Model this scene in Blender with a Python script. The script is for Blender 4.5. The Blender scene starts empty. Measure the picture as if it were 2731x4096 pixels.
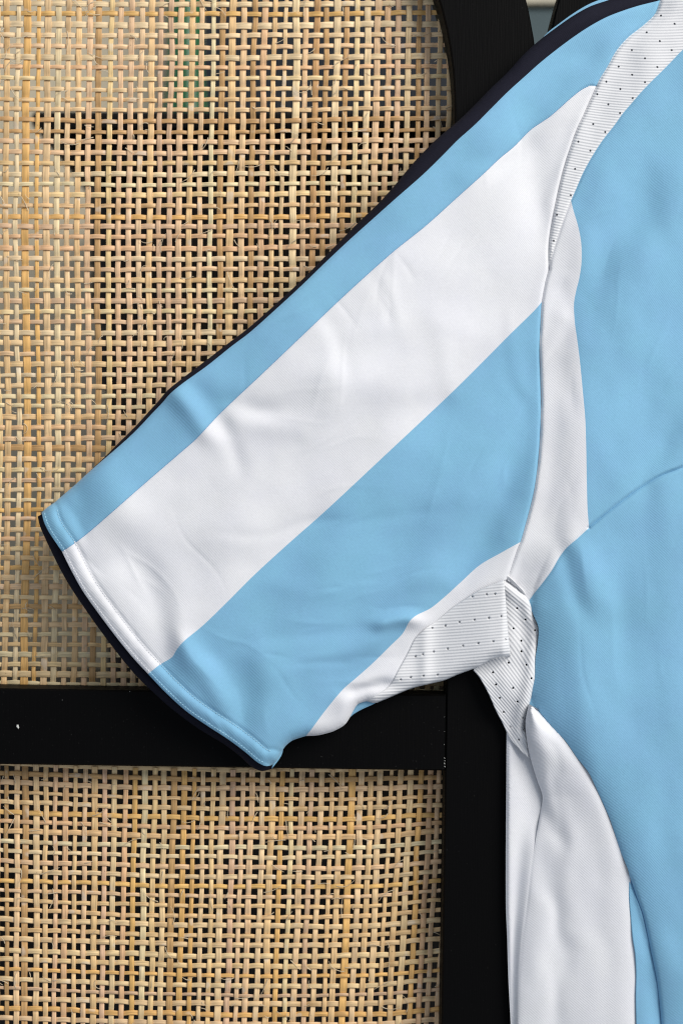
import bpy, bmesh, math, random
import numpy as np
from mathutils import Vector
from mathutils.kdtree import KDTree
from mathutils.geometry import delaunay_2d_cdt

random.seed(7)
rng = np.random.default_rng(11)
scene = bpy.context.scene
COL = scene.collection

# ------------------------------------------------------------------ camera, world, light, exposure
DIST = 0.85                      # camera to the front face of the screen frame
K = 0.392 / 2731.0               # metres per unit of the measuring grid on that face
Z0 = 1.25                        # height of the camera above the floor

cam_d = bpy.data.cameras.new("camera")
cam = bpy.data.objects.new("camera", cam_d)
COL.objects.link(cam)
cam.location = (0, -DIST, Z0)
cam.rotation_euler = (math.radians(90), 0, 0)
cam_d.sensor_fit = 'VERTICAL'
cam_d.sensor_height = 36.0
cam_d.lens = 36.0 * DIST / (4096 * K)
cam_d.clip_start = 0.01
cam_d.clip_end = 50
cam_d.dof.use_dof = True
cam_d.dof.focus_distance = DIST - 0.008
cam_d.dof.aperture_fstop = 5.6
scene.camera = cam

world = bpy.data.worlds.new("World")
scene.world = world
world.use_nodes = True
bg = world.node_tree.nodes["Background"]
bg.inputs[0].default_value = (0.78, 0.87, 1.0, 1)
bg.inputs[1].default_value = 0.43

def area(name, loc, target, sx, sy, power, color):
    d = bpy.data.lights.new(name, 'AREA')
    d.shape = 'RECTANGLE'; d.size = sx; d.size_y = sy
    d.energy = power; d.color = color
    o = bpy.data.objects.new(name, d)
    COL.objects.link(o)
    o.location = loc
    o.rotation_euler = (Vector(target) - Vector(loc)).to_track_quat('-Z', 'Y').to_euler()
    return o

# a broad window behind the photographer, high and to the right
area("window_light", (2.0, -2.0, Z0 + 1.75), (0.0, 0.0, Z0 - 0.02), 1.9, 1.9, 140, (1.0, 0.965, 0.91))
# the same daylight reaching the room behind the screen
area("window_light_behind", (-1.5, 0.25, Z0 + 1.2), (-0.35, 0.75, Z0 + 0.05), 0.7, 0.8, 5.5, (1.0, 0.97, 0.93))

scene.view_settings.view_transform = 'Standard'
scene.view_settings.look = 'None'
scene.view_settings.exposure = 0.0
scene.view_settings.gamma = 1.0
scene.view_settings.use_curve_mapping = False
scene.cycles.max_bounces = 6
scene.cycles.filter_width = 1.2
scene.cycles.use_adaptive_sampling = True

# ------------------------------------------------------------------ helpers
CX, CY = 1365.5, 2048.0

def PV(sx, sy, h_mm):
    """grid position + height in mm before the frame face -> world coordinates (arrays)"""
    h = np.asarray(h_mm, float) * 0.001
    f = K * (DIST - h) / DIST
    x = (np.asarray(sx, float) - CX) * f
    z = -(np.asarray(sy, float) - CY) * f + Z0
    return np.stack([x, -h + 0 * x, z], axis=-1)

def P(sx, sy, h_mm):
    return Vector(PV(sx, sy, h_mm).tolist())

def link_mesh(name, verts, faces, mat, parent=None, smooth=True):
    me = bpy.data.meshes.new(name)
    me.from_pydata([tuple(v) for v in verts], [], faces)
    if smooth:
        me.polygons.foreach_set("use_smooth", [True] * len(me.polygons))
    me.update()
    o = bpy.data.objects.new(name, me)
    if mat is not None:
        me.materials.append(mat)
    COL.objects.link(o)
    if parent is not None:
        o.parent = parent
    return o

def empty(name, loc, label=None, cat=None, group=None):
    o = bpy.data.objects.new(name, None)
    COL.objects.link(o)
    o.empty_display_size = 0.05
    o.location = (0, 0, 0)
    if label: o["label"] = label
    if cat: o["category"] = cat
    if group: o["group"] = group
    return o

def catmull(pts, step=6.0, closed=False):
    pts = np.asarray(pts, float)
    n = len(pts)
    out = []
    for i in range(n - 1):
        p0 = pts[max(i - 1, 0)]; p1 = pts[i]; p2 = pts[i + 1]; p3 = pts[min(i + 2, n - 1)]
        L = np.linalg.norm(p2 - p1)
        m = max(1, int(round(L / step)))
        # centripetal-like damping of tangents
        t1 = (p2 - p0) * 0.5; t2 = (p3 - p1) * 0.5
        l1 = np.linalg.norm(t1); l2 = np.linalg.norm(t2)
        if l1 > L: t1 *= L / l1
        if l2 > L: t2 *= L / l2
        for k in range(m):
            t = k / m
            a = 2*t**3 - 3*t**2 + 1; b = t**3 - 2*t**2 + t
            c = -2*t**3 + 3*t**2;    d = t**3 - t**2
            out.append(a*p1 + b*t1 + c*p2 + d*t2)
    out.append(pts[-1])
    return np.array(out)

def pl_dist(pts, line):
    """distance of points (N,2) to a polyline (M,2); also arc length of the nearest point"""
    a = line[:-1]; b = line[1:]
    ab = b - a
    L2 = (ab**2).sum(1) + 1e-9
    s0 = np.concatenate([[0], np.cumsum(np.sqrt(L2))])[:-1]
    best = np.full(len(pts), 1e9); arc = np.zeros(len(pts))
    ch = max(1, int(4e6 // max(1, len(a))))
    for st in range(0, len(pts), ch):
        p = pts[st:st+ch]
        ap = p[:, None, :] - a[None]
        t = np.clip((ap * ab[None]).sum(2) / L2[None], 0, 1)
        d2 = ((ap - t[..., None] * ab[None])**2).sum(2)
        j = d2.argmin(1); r = np.arange(len(p))
        best[st:st+ch] = np.sqrt(d2[r, j])
        arc[st:st+ch] = s0[j] + t[r, j] * np.sqrt(L2[j])
    return best, arc

def inside(pts, poly):
    order = np.argsort(pts[:, 1], kind='stable')
    x, y = pts[order, 0], pts[order, 1]
    res = np.zeros(len(pts), bool)
    x1, y1 = poly[:, 0], poly[:, 1]
    x2, y2 = np.roll(x1, -1), np.roll(y1, -1)
    la = np.searchsorted(y, np.minimum(y1, y2), 'left'); lb = np.searchsorted(y, np.maximum(y1, y2), 'left')
    for i in range(len(poly)):
        a, b = la[i], lb[i]
        if a == b: continue
        xi = (x2[i]-x1[i]) * (y[a:b] - y1[i]) / (y2[i]-y1[i]) + x1[i]
        res[a:b] ^= x[a:b] < xi
    out = np.zeros(len(pts), bool)
    out[order] = res
    return out

_tab = rng.random((256, 256))
def vnoise(x, y):
    xi = np.floor(x).astype(int); yi = np.floor(y).astype(int)
    fx = x - xi; fy = y - yi
    fx = fx*fx*fx*(fx*(fx*6-15)+10); fy = fy*fy*fy*(fy*(fy*6-15)+10)
    g = lambda a, b: _tab[a & 255, b & 255]
    return ((g(xi, yi)*(1-fx) + g(xi+1, yi)*fx)*(1-fy) + (g(xi, yi+1)*(1-fx) + g(xi+1, yi+1)*fx)*fy) * 2 - 1

def sstep(t):
    t = np.clip(t, 0, 1)
    return t*t*(3-2*t)

# ------------------------------------------------------------------ materials
def new_mat(name):
    m = bpy.data.materials.new(name)
    m.use_nodes = True
    nt = m.node_tree
    return m, nt, nt.nodes["Principled BSDF"]

def N(nt, kind, **kw):
    n = nt.nodes.new(kind)
    for k, v in kw.items():
        setattr(n, k, v)
    return n

def fabric(name, col, var=0.085, rough=0.85, sheen=0.15, grain=0.12, spec=0.2, alt=None):
    m, nt, b = new_mat(name)
    tc = N(nt, 'ShaderNodeTexCoord')
    # soft uneven dye
    nz = N(nt, 'ShaderNodeTexNoise'); nz.inputs['Scale'].default_value = 22; nz.inputs['Detail'].default_value = 4
    nt.links.new(tc.outputs['Object'], nz.inputs['Vector'])
    nf = N(nt, 'ShaderNodeTexNoise'); nf.inputs['Scale'].default_value = 1100; nf.inputs['Detail'].default_value = 2
    nt.links.new(tc.outputs['Object'], nf.inputs['Vector'])
    add = N(nt, 'ShaderNodeMath', operation='ADD')
    mul = N(nt, 'ShaderNodeMath', operation='MULTIPLY'); mul.inputs[1].default_value = 0.9
    nt.links.new(nf.outputs['Fac'], mul.inputs[0])
    nt.links.new(nz.outputs['Fac'], add.inputs[0]); nt.links.new(mul.outputs[0], add.inputs[1])
    mr = N(nt, 'ShaderNodeMapRange')
    mr.inputs['From Min'].default_value = 0.55; mr.inputs['From Max'].default_value = 1.35
    mr.inputs['To Min'].default_value = 1 - var; mr.inputs['To Max'].default_value = 1 + var
    nt.links.new(add.outputs[0], mr.inputs['Value'])
    vm = N(nt, 'ShaderNodeVectorMath', operation='SCALE')
    vm.inputs[0].default_value = col
    nt.links.new(mr.outputs['Result'], vm.inputs['Scale'])
    if alt:      # patchy translucency put into the colour: drift between two close tones
        nd = N(nt, 'ShaderNodeTexNoise'); nd.inputs['Scale'].default_value = 34; nd.inputs['Detail'].default_value = 5; nd.inputs['Roughness'].default_value = 0.6
        nt.links.new(tc.outputs['Object'], nd.inputs['Vector'])
        rr = N(nt, 'ShaderNodeMapRange'); rr.inputs['From Min'].default_value = 0.35; rr.inputs['From Max'].default_value = 0.65
        nt.links.new(nd.outputs['Fac'], rr.inputs['Value'])
        mc = N(nt, 'ShaderNodeMix', data_type='RGBA')
        mc.inputs['A'].default_value = (*col, 1); mc.inputs['B'].default_value = (*alt, 1)
        nt.links.new(rr.outputs[0], mc.inputs['Factor'])
        nt.links.new(mc.outputs['Result'], vm.inputs[0])
    nt.links.new(vm.outputs['Vector'], b.inputs['Base Color'])
    b.inputs['Roughness'].default_value = rough
    b.inputs['Specular IOR Level'].default_value = spec
    b.inputs['Sheen Weight'].default_value = sheen
    b.inputs['Sheen Roughness'].default_value = 0.5
    # knit: fine diagonal threads + grain
    w = N(nt, 'ShaderNodeTexWave', wave_type='BANDS', bands_direction='DIAGONAL')
    w.inputs['Scale'].default_value = 430; w.inputs['Distortion'].default_value = 1.2; w.inputs['Detail'].default_value = 1
    nt.links.new(tc.outputs['Object'], w.inputs['Vector'])
    mx = N(nt, 'ShaderNodeMath', operation='MULTIPLY_ADD')
    mx.inputs[1].default_value = 0.8
    nt.links.new(w.outputs['Fac'], mx.inputs[0]); nt.links.new(nf.outputs['Fac'], mx.inputs[2])
    bp = N(nt, 'ShaderNodeBump'); bp.inputs['Strength'].default_value = grain; bp.inputs['Distance'].default_value = 0.0006
    nt.links.new(mx.outputs[0], bp.inputs['Height'])
    nt.links.new(bp.outputs['Normal'], b.inputs['Normal'])
    return m

M_blue = fabric("sky_blue_knit", (0.205, 0.436, 0.606), alt=(0.208, 0.427, 0.618))
M_white = fabric("white_knit", (0.72, 0.72, 0.74), var=0.06, alt=(0.70, 0.70, 0.735))
M_black = fabric("black_knit", (0.012, 0.012, 0.020), var=0.25, sheen=0.0, spec=0.08)
M_thread_b = fabric("pale_blue_thread", (0.33, 0.56, 0.70), grain=0.0)
M_thread_w = fabric("white_thread", (0.74, 0.74, 0.77), grain=0.0)

def rib_mat():
    m, nt, b = new_mat("white_rib_mesh")
    at = N(nt, 'ShaderNodeAttribute', attribute_name="rib")
    ml = N(nt, 'ShaderNodeMath', operation='MULTIPLY'); ml.inputs[1].default_value = 2*math.pi
    nt.links.new(at.outputs['Fac'], ml.inputs[0])
    sn = N(nt, 'ShaderNodeMath', operation='SINE'); nt.links.new(ml.outputs[0], sn.inputs[0])
    tc = N(nt, 'ShaderNodeTexCoord')
    nf = N(nt, 'ShaderNodeTexNoise'); nf.inputs['Scale'].default_value = 900; nf.inputs['Detail'].default_value = 2
    nt.links.new(tc.outputs['Object'], nf.inputs['Vector'])
    ad = N(nt, 'ShaderNodeMath', operation='MULTIPLY_ADD'); ad.inputs[1].default_value = 0.8
    nt.links.new(nf.outputs['Fac'], ad.inputs[0]); nt.links.new(sn.outputs[0], ad.inputs[2])
    bp = N(nt, 'ShaderNodeBump'); bp.inputs['Strength'].default_value = 0.5; bp.inputs['Distance'].default_value = 0.0002
    nt.links.new(ad.outputs[0], bp.inputs['Height'])
    nt.links.new(bp.outputs['Normal'], b.inputs['Normal'])
    b.inputs['Base Color'].default_value = (0.70, 0.70, 0.715, 1)
    b.inputs['Roughness'].default_value = 0.85
    b.inputs['Specular IOR Level'].default_value = 0.2
    b.inputs['Sheen Weight'].default_value = 0.1
    return m
M_rib = rib_mat()

def wood_black():
    m, nt, b = new_mat("black_painted_wood")
    tc = N(nt, 'ShaderNodeTexCoord')
    mp = N(nt, 'ShaderNodeMapping'); mp.inputs['Scale'].default_value = (1400, 1400, 45)
    nt.links.new(tc.outputs['Object'], mp.inputs['Vector'])
    nz = N(nt, 'ShaderNodeTexNoise'); nz.inputs['Scale'].default_value = 1.0; nz.inputs['Detail'].default_value = 5
    nt.links.new(mp.outputs['Vector'], nz.inputs['Vector'])
    dust = N(nt, 'ShaderNodeTexNoise'); dust.inputs['Scale'].default_value = 900; dust.inputs['Detail'].default_value = 2
    nt.links.new(tc.outputs['Object'], dust.inputs['Vector'])
    r = N(nt, 'ShaderNodeValToRGB')
    r.color_ramp.elements[0].position = 0.71; r.color_ramp.elements[0].color = (0.0016, 0.0015, 0.0016, 1)
    r.color_ramp.elements[1].position = 0.86; r.color_ramp.elements[1].color = (0.04, 0.039, 0.037, 1)
    nt.links.new(dust.outputs['Fac'], r.inputs['Fac'])
    nt.links.new(r.outputs['Color'], b.inputs['Base Color'])
    b.inputs['Roughness'].default_value = 0.55
    b.inputs['Specular IOR Level'].default_value = 0.06
    bp = N(nt, 'ShaderNodeBump'); bp.inputs['Strength'].default_value = 0.35; bp.inputs['Distance'].default_value = 0.0004
    nt.links.new(nz.outputs['Fac'], bp.inputs['Height'])
    nt.links.new(bp.outputs['Normal'], b.inputs['Normal'])
    return m
M_frame = wood_black()

def cane_mat():
    m, nt, b = new_mat("rattan_cane")
    oi = N(nt, 'ShaderNodeObjectInfo')
    uv = N(nt, 'ShaderNodeUVMap', uv_map="strip")
    rnd = N(nt, 'ShaderNodeCombineXYZ')
    m1 = N(nt, 'ShaderNodeMath', operation='MULTIPLY'); m1.inputs[1].default_value = 137.0
    nt.links.new(oi.outputs['Random'], m1.inputs[0]); nt.links.new(m1.outputs[0], rnd.inputs['Z'])
    def coords(su, sv):
        mp = N(nt, 'ShaderNodeMapping'); mp.inputs['Scale'].default_value = (su, sv, 1)
        nt.links.new(uv.outputs['UV'], mp.inputs['Vector'])
        ad = N(nt, 'ShaderNodeVectorMath', operation='ADD')
        nt.links.new(mp.outputs['Vector'], ad.inputs[0]); nt.links.new(rnd.outputs[0], ad.inputs[1])
        return ad.outputs[0]
    def noise(vec, scale, detail):
        n = N(nt, 'ShaderNodeTexNoise'); n.inputs['Scale'].default_value = scale; n.inputs['Detail'].default_value = detail
        nt.links.new(vec, n.inputs['Vector']); return n.outputs['Fac']
    slow = noise(coords(0.22, 0.3), 1.0, 3)         # drifting tone along a strip
    fib = noise(coords(0.35, 7.0), 1.0, 4)          # long fibres
    spk = noise(coords(2.6, 3.0), 1.0, 3)           # specks
    worn = noise(coords(0.5, 0.6), 1.0, 2)          # bare pale patches
    mr = N(nt, 'ShaderNodeMapRange'); mr.inputs['From Min'].default_value = 0.3; mr.inputs['From Max'].default_value = 0.7
    mr.inputs['To Min'].default_value = 0.86; mr.inputs['To Max'].default_value = 1.10
    nt.links.new(slow, mr.inputs['Value'])
    mf = N(nt, 'ShaderNodeMapRange'); mf.inputs['From Min'].default_value = 0.3; mf.inputs['From Max'].default_value = 0.7
    mf.inputs['To Min'].default_value = 0.66; mf.inputs['To Max'].default_value = 1.16
    nt.links.new(fib, mf.inputs['Value'])
    mm = N(nt, 'ShaderNodeMath', operation='MULTIPLY')
    nt.links.new(mr.outputs[0], mm.inputs[0]); nt.links.new(mf.outputs[0], mm.inputs[1])
    sc = N(nt, 'ShaderNodeVectorMath', operation='SCALE')
    nt.links.new(oi.outputs['Color'], sc.inputs[0]); nt.links.new(mm.outputs[0], sc.inputs['Scale'])
    # brown stain patches
    st = N(nt, 'ShaderNodeValToRGB'); st.color_ramp.elements[0].position = 0.60; st.color_ramp.elements[1].position = 0.72
    nt.links.new(slow, st.inputs['Fac'])
    stm = N(nt, 'ShaderNodeMath', operation='MULTIPLY'); stm.inputs[1].default_value = 0.7
    nt.links.new(st.outputs['Color'], stm.inputs[0])
    mx0 = N(nt, 'ShaderNodeMix', data_type='RGBA'); mx0.inputs['B'].default_value = (0.40, 0.235, 0.095, 1)
    nt.links.new(stm.outputs[0], mx0.inputs['Factor']); nt.links.new(sc.outputs[0], mx0.inputs['A'])
    # pale worn patches
    wr = N(nt, 'ShaderNodeValToRGB'); wr.color_ramp.elements[0].position = 0.66; wr.color_ramp.elements[1].position = 0.71
    nt.links.new(worn, wr.inputs['Fac'])
    wm = N(nt, 'ShaderNodeMath', operation='MULTIPLY'); wm.inputs[1].default_value = 0.4
    nt.links.new(wr.outputs['Color'], wm.inputs[0])
    mx1 = N(nt, 'ShaderNodeMix', data_type='RGBA'); mx1.inputs['B'].default_value = (0.74, 0.66, 0.56, 1)
    nt.links.new(wm.outputs[0], mx1.inputs['Factor']); nt.links.new(mx0.outputs['Result'], mx1.inputs['A'])
    # dark specks
    sr = N(nt, 'ShaderNodeValToRGB'); sr.color_ramp.elements[0].position = 0.72; sr.color_ramp.elements[1].position = 0.80
    nt.links.new(spk, sr.inputs['Fac'])
    sm = N(nt, 'ShaderNodeMath', operation='MULTIPLY'); sm.inputs[1].default_value = 0.7
    nt.links.new(sr.outputs['Color'], sm.inputs[0])
    mx2 = N(nt, 'ShaderNodeMix', data_type='RGBA'); mx2.inputs['B'].default_value = (0.12, 0.06, 0.02, 1)
    nt.links.new(sm.outputs[0], mx2.inputs['Factor']); nt.links.new(mx1.outputs['Result'], mx2.inputs['A'])
    nt.links.new(mx2.outputs['Result'], b.inputs['Base Color'])
    b.inputs['Roughness'].default_value = 0.40
    b.inputs['Specular IOR Level'].default_value = 0.32
    bp = N(nt, 'ShaderNodeBump'); bp.inputs['Strength'].default_value = 0.5; bp.inputs['Distance'].default_value = 0.0003
    nt.links.new(fib, bp.inputs['Height'])
    nt.links.new(bp.outputs['Normal'], b.inputs['Normal'])
    return m
M_cane = cane_mat()

def simple(name, col, rough=0.6, spec=0.4, noise_scale=8.0, var=0.1, bump=0.0):
    m, nt, b = new_mat(name)
    tc = N(nt, 'ShaderNodeTexCoord')
    nz = N(nt, 'ShaderNodeTexNoise'); nz.inputs['Scale'].default_value = noise_scale; nz.inputs['Detail'].default_value = 5
    nt.links.new(tc.outputs['Object'], nz.inputs['Vector'])
    mr = N(nt, 'ShaderNodeMapRange'); mr.inputs['From Min'].default_value = 0.3; mr.inputs['From Max'].default_value = 0.7
    mr.inputs['To Min'].default_value = 1-var; mr.inputs['To Max'].default_value = 1+var
    nt.links.new(nz.outputs['Fac'], mr.inputs['Value'])
    vm = N(nt, 'ShaderNodeVectorMath', operation='SCALE'); vm.inputs[0].default_value = col
    nt.links.new(mr.outputs[0], vm.inputs['Scale'])
    nt.links.new(vm.outputs[0], b.inputs['Base Color'])
    b.inputs['Roughness'].default_value = rough
    b.inputs['Specular IOR Level'].default_value = spec
    if bump:
        bp = N(nt, 'ShaderNodeBump'); bp.inputs['Strength'].default_value = bump; bp.inputs['Distance'].default_value = 0.002
        nt.links.new(nz.outputs['Fac'], bp.inputs['Height']); nt.links.new(bp.outputs[0], b.inputs['Normal'])
    return m
M_wall = simple("grey_beige_plaster", (0.49, 0.43, 0.32), 0.9, 0.1, 30, 0.05, 0.2)
M_lacquer = simple("dark_brown_lacquer", (0.0045, 0.0032, 0.0018), 0.3, 0.22, 12, 0.4)
M_glass = simple("dark_mirror_glass", (0.016, 0.019, 0.024), 0.25, 0.4, 3, 0.3)
M_cream = simple("cream_paint", (0.50, 0.46, 0.36), 0.6, 0.3, 20, 0.1)
M_green = simple("dark_green_glaze", (0.007, 0.085, 0.026), 0.35, 0.4, 14, 0.3)
M_slate = simple("slate_blue_paint", (0.055, 0.085, 0.095), 0.6, 0.3, 10, 0.12)
M_fleck = simple("pale_chip", (0.62, 0.62, 0.58), 0.8, 0.2, 700, 0.3)
M_fibre = simple("pale_cane_fibre", (0.72, 0.60, 0.42), 0.6, 0.3, 300, 0.2)

# ------------------------------------------------------------------ the room behind the screen
def box(name, x0, x1, y0, y1, z0, z1, mat, parent=None, bev=0.0):
    vs = [(x0,y0,z0),(x1,y0,z0),(x1,y1,z0),(x0,y1,z0),(x0,y0,z1),(x1,y0,z1),(x1,y1,z1),(x0,y1,z1)]
    fs = [(0,1,2,3)[::-1],(4,5,6,7),(0,1,5,4),(1,2,6,5),(2,3,7,6),(3,0,4,7)]
    o = link_mesh(name, vs, fs, mat, parent, smooth=False)
    if bev:
        md = o.modifiers.new("bevel", 'BEVEL'); md.width = bev; md.segments = 3
    return o

def gx(sx, h): return float(PV(sx, 0, h)[0])
def gz(sy, h): return float(PV(0, sy, h)[2])

wall = box("wall", -2.6, 2.6, 0.86, 0.98, 0.0, 2.6, M_wall)
wall["kind"] = "structure"

HB = -430.0                      # front of the dark furniture, 43 cm behind the screen
cab = empty("sideboard", None, "dark glossy brown sideboard with moulded top seen through the cane", "sideboard")
box("top", gx(150, HB), 1.35, 0.40, 0.85, gz(545, HB), gz(476, HB), M_lacquer, cab, 0.006)
# cornice: sloping moulding from the top's edge back to the body
xa, xb = gx(175, HB), gx(345, HB)
za, zb = gz(552, HB), gz(690, HB)
prof = []
for k in range(9):
    t = k/8
    prof.append((xa + (xb-xa)*(t + 0.16*math.sin(2*math.pi*t)), za + (zb-za)*(t - 0.05*math.sin(2*math.pi*t))))
vs = []; fs = []
for (x, z) in prof:
    vs += [(x, 0.42 + (x-xa), z), (1.33, 0.42 + (x-xa), z), (x, 0.845, z)]
for k in range(8):
    a, b_ = 3*k, 3*(k+1)
    fs += [(a, a+1, b_+1, b_), (a+2, a, b_, b_+2)]
link_mesh("cornice", vs, fs, M_lacquer, cab)
box("body", gx(430, HB), 1.3, 0.47, 0.845, 0.1, gz(690, HB)+0.004, M_lacquer, cab, 0.004)
# turned corner column
cprof = [(690,100),(720,112),(800,116),(900,114),(1040,112),(1060,96),(1080,112),(1150,110),(1240,104),(1270,78),(1300,76),(1340,88),(1420,84),(1470,74),
         (1500,80),(1530,74),(1550,46),(1600,38),(1800,36),(2200,36),(2600,40),(2900,46)]
def lathe(name, cx, cy, prof, mat, parent, seg=28):
    vs, fs = [], []
    for (z, r) in prof:
        for s in range(seg):
            a = 2*math.pi*s/seg
            vs.append((cx + r*math.cos(a), cy + r*math.sin(a), z))
    for k in range(len(prof)-1):
        for s in range(seg):
            t = (s+1) % seg
            fs.append((k*seg+s, k*seg+t, (k+1)*seg+t, (k+1)*seg+s))
    fs.append(tuple(range(seg))); fs.append(tuple(reversed(range((len(prof)-1)*seg, len(prof)*seg))))
    return link_mesh(name, vs, fs, mat, parent)
kb = K*(DIST+0.47)/DIST
lathe("column", gx(446, HB-40), 0.50, [(gz(y, HB-40), r*kb) for (y, r) in cprof], M_lacquer, cab)
box("plinth_wall_shade", gx(-900, HB), 1.36, 0.40, 0.85, 0.0, gz(2870, HB), M_lacquer, cab, 0.004)  # dark base, run out left to stand in for the wall's shaded foot

mir = empty("mirror", None, "dark mirror in a narrow cream frame standing behind the green vase", "mirror")
mx0, mx1, mz0, mz1 = gx(815, -760), gx(1840, -760), gz(455, -760)-0.0, gz(-1100, -760)
box("glass", mx0+0.001, mx1-0.001, 0.76, 0.775, gz(476, HB)+0.006, mz1-0.01, M_glass, mir)
for (n, a, b_, c, d) in (("side_frame", mx0-0.008, mx0, gz(476, HB)+0.003, mz1), ("side_frame", mx1, mx1+0.008, gz(476, HB)+0.003, mz1),
                         ("top_frame", mx0-0.008, mx1+0.008, mz1+0.0005, mz1+0.012)):
    box(n, a, b_, 0.752, 0.778, c, d, M_cream, mir, 0.002)

zt = gz(476, HB)+0.001
vp = [(0.0,0.020),(0.004,0.0265),(0.02,0.0245),(0.04,0.0205),(0.07,0.0175),(0.11,0.0165),(0.15,0.018),(0.19,0.022),(0.215,0.0235),(0.225,0.021),(0.222,0.0185)]
vase = lathe("vase", gx(742, -520), 0.52, [(zt+z, r) for (z, r) in vp], M_green, None)
vase["label"] = "dark green glazed vase standing on the sideboard behind the cane"
vase["category"] = "vase"

door = empty("door", None, "slate blue door far behind, glimpsed between the two arched screen frames", "door")
box("leaf", gx(1985, -800), gx(3100, -800), 0.80, 0.84, 0.0, gz(30, -800), M_slate, door, 0.003)
box("lintel", gx(1960, -800), gx(3200, -800), 0.79, 0.855, gz(28, -800), gz(-260, -800), M_cream, door, 0.003)

# ------------------------------------------------------------------ the folding screen: black arched frames
ROT = 0.0145
def frame_xy(u, v, pivot=(1818.0, 400.0)):
    c, s = math.cos(ROT), math.sin(ROT)
    return pivot[0] + u*c - v*s, pivot[1] + u*s + v*c

def FW(u, v, depth):   # frame coordinates -> world, depth in m behind the face
    x, y = frame_xy(u, v)
    p = PV(x, y, 0.0)
    return (p[0], depth, p[2])

TH = 0.030
def arch_ring(name, uc, r_in, r_out, v_bot, parent):
    """one continuous stile - arch - stile frame member, centre uc, springing line v = 50"""
    vs0 = 50.0
    pin, pout = [], []
    vv = np.linspace(v_bot, vs0, 14)
    for v in vv[:-1]:
        pin.append((uc + r_in, v)); pout.append((uc + r_out, v))
    for k in range(57):
        a = math.pi*k/56
        pin.append((uc + r_in*math.cos(a), vs0 - r_in*math.sin(a)))
        pout.append((uc + r_out*math.cos(a), vs0 - r_out*math.sin(a)))
    for v in vv[::-1][1:]:
        pin.append((uc - r_in, v)); pout.append((uc - r_out, v))
    vs, fs = [], []
    n = len(pin)
    ch = 7.0   # softened arrises
    for i in range(n):
        (a, b), (c, d) = pin[i], pout[i]
        L = math.hypot(c-a, d-b); ux, uy = (c-a)/L, (d-b)/L
        row = [(a, b, TH), (a, b, 0.0012), (a+ux*ch, b+uy*ch, 0.0), (c-ux*ch, d-uy*ch, 0.0), (c, d, 0.0012), (c, d, TH)]
        vs += [FW(*q) for q in row]
    for i in range(n-1):
        for j in range(6):
            k = (j+1) % 6
            fs.append((i*6+j, i*6+k, (i+1)*6+k, (i+1)*6+j))
    fs.append(tuple(range(6))); fs.append(tuple(range((n-1)*6, n*6))[::-1])
    o = link_mesh(name, vs, fs, M_frame, parent, smooth=False)
    return o

def rail(name, u0, u1, v0, v1, parent):
    ch = 6.0
    vs, fs = [], []
    for u in (u0, u1):
        row = [(u, v0, TH), (u, v0, 0.0013), (u, v0+ch, 0.0003), (u, v1-ch, 0.0003), (u, v1, 0.0013), (u, v1, TH)]
        vs += [FW(*q) for q in row]
    for j in range(6):
        k = (j+1) % 6
        fs.append((j, k, 6+k, 6+j))
    fs.append(tuple(range(6))[::-1]); fs.append(tuple(range(6, 12)))
    return link_mesh(name, vs, fs, M_frame, parent, smooth=False)

screen = empty("folding_screen", None, "black arched room divider panel with woven cane behind the sleeve", "screen", "leaves of the folding screen")
RI, RO = 1500.0, 1838.0
UC = -1500.0
arch_ring("arched_frame", UC, RI, RO, 5000.0, screen)
rail("rail", UC-RI+1.5, UC+RI-1.5, 2380.0, 2684.0, screen)
rail("rail", UC-RI+1.5, UC+RI-1.5, 4700.0, 4995.0, screen)

screen2 = empty("folding_screen", None, "second black arched screen panel mostly hidden behind the shirt shoulder", "screen", "leaves of the folding screen")
UC2 = UC + 2*RO + 12
arch_ring("arched_frame", UC2, RI, RO, 5000.0, screen2)
rail("rail", UC2-RI+1.5, UC2+RI-1.5, 2380.0, 2684.0, screen2)

# pale chip stuck on the rail, thread caught on it
bm = bmesh.new()
bmesh.ops.create_icosphere(bm, subdivisions=2, radius=1.0)
for v in bm.verts:
    f = 1 + 0.35*math.sin(5*v.co.x+2*v.co.z) * math.cos(3*v.co.z)
    v.co = Vector((v.co.x*0.9*f - 0.45*v.co.z, v.co.y*0.45, v.co.z*1.5*f)) * 0.00075
me = bpy.data.meshes.new("paint_chip"); bm.to_mesh(me); bm.free(); me.materials.append(M_fleck)
chip = bpy.data.objects.new("paint_chip", me); COL.objects.link(chip); chip.parent = screen
chip.location = P(73, 2906, 0.3)
chip["label"] = "small whitish chip stuck on the black rail"
# chipped paint down the joint of rail and post
for (cx_, cy_, sc_) in ((1777,2868,0.16),(1777,2925,0.14),(1776,2978,0.18),(1777,3032,0.34),(1778,3043,0.30),(1777,3054,0.42),(1778,3066,0.36),(520,2766,0.22),(250,2800,0.14)):
    c2_ = chip.copy(); COL.objects.link(c2_); c2_.parent = screen
    c2_.location = P(cx_, cy_, 0.15); c2_.scale = (sc_*0.7, sc_, sc_); c2_.rotation_euler = (0, random.uniform(-0.5, 0.5), 0)
    c2_["label"] = "tiny fleck of bare wood on the black frame"

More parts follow.
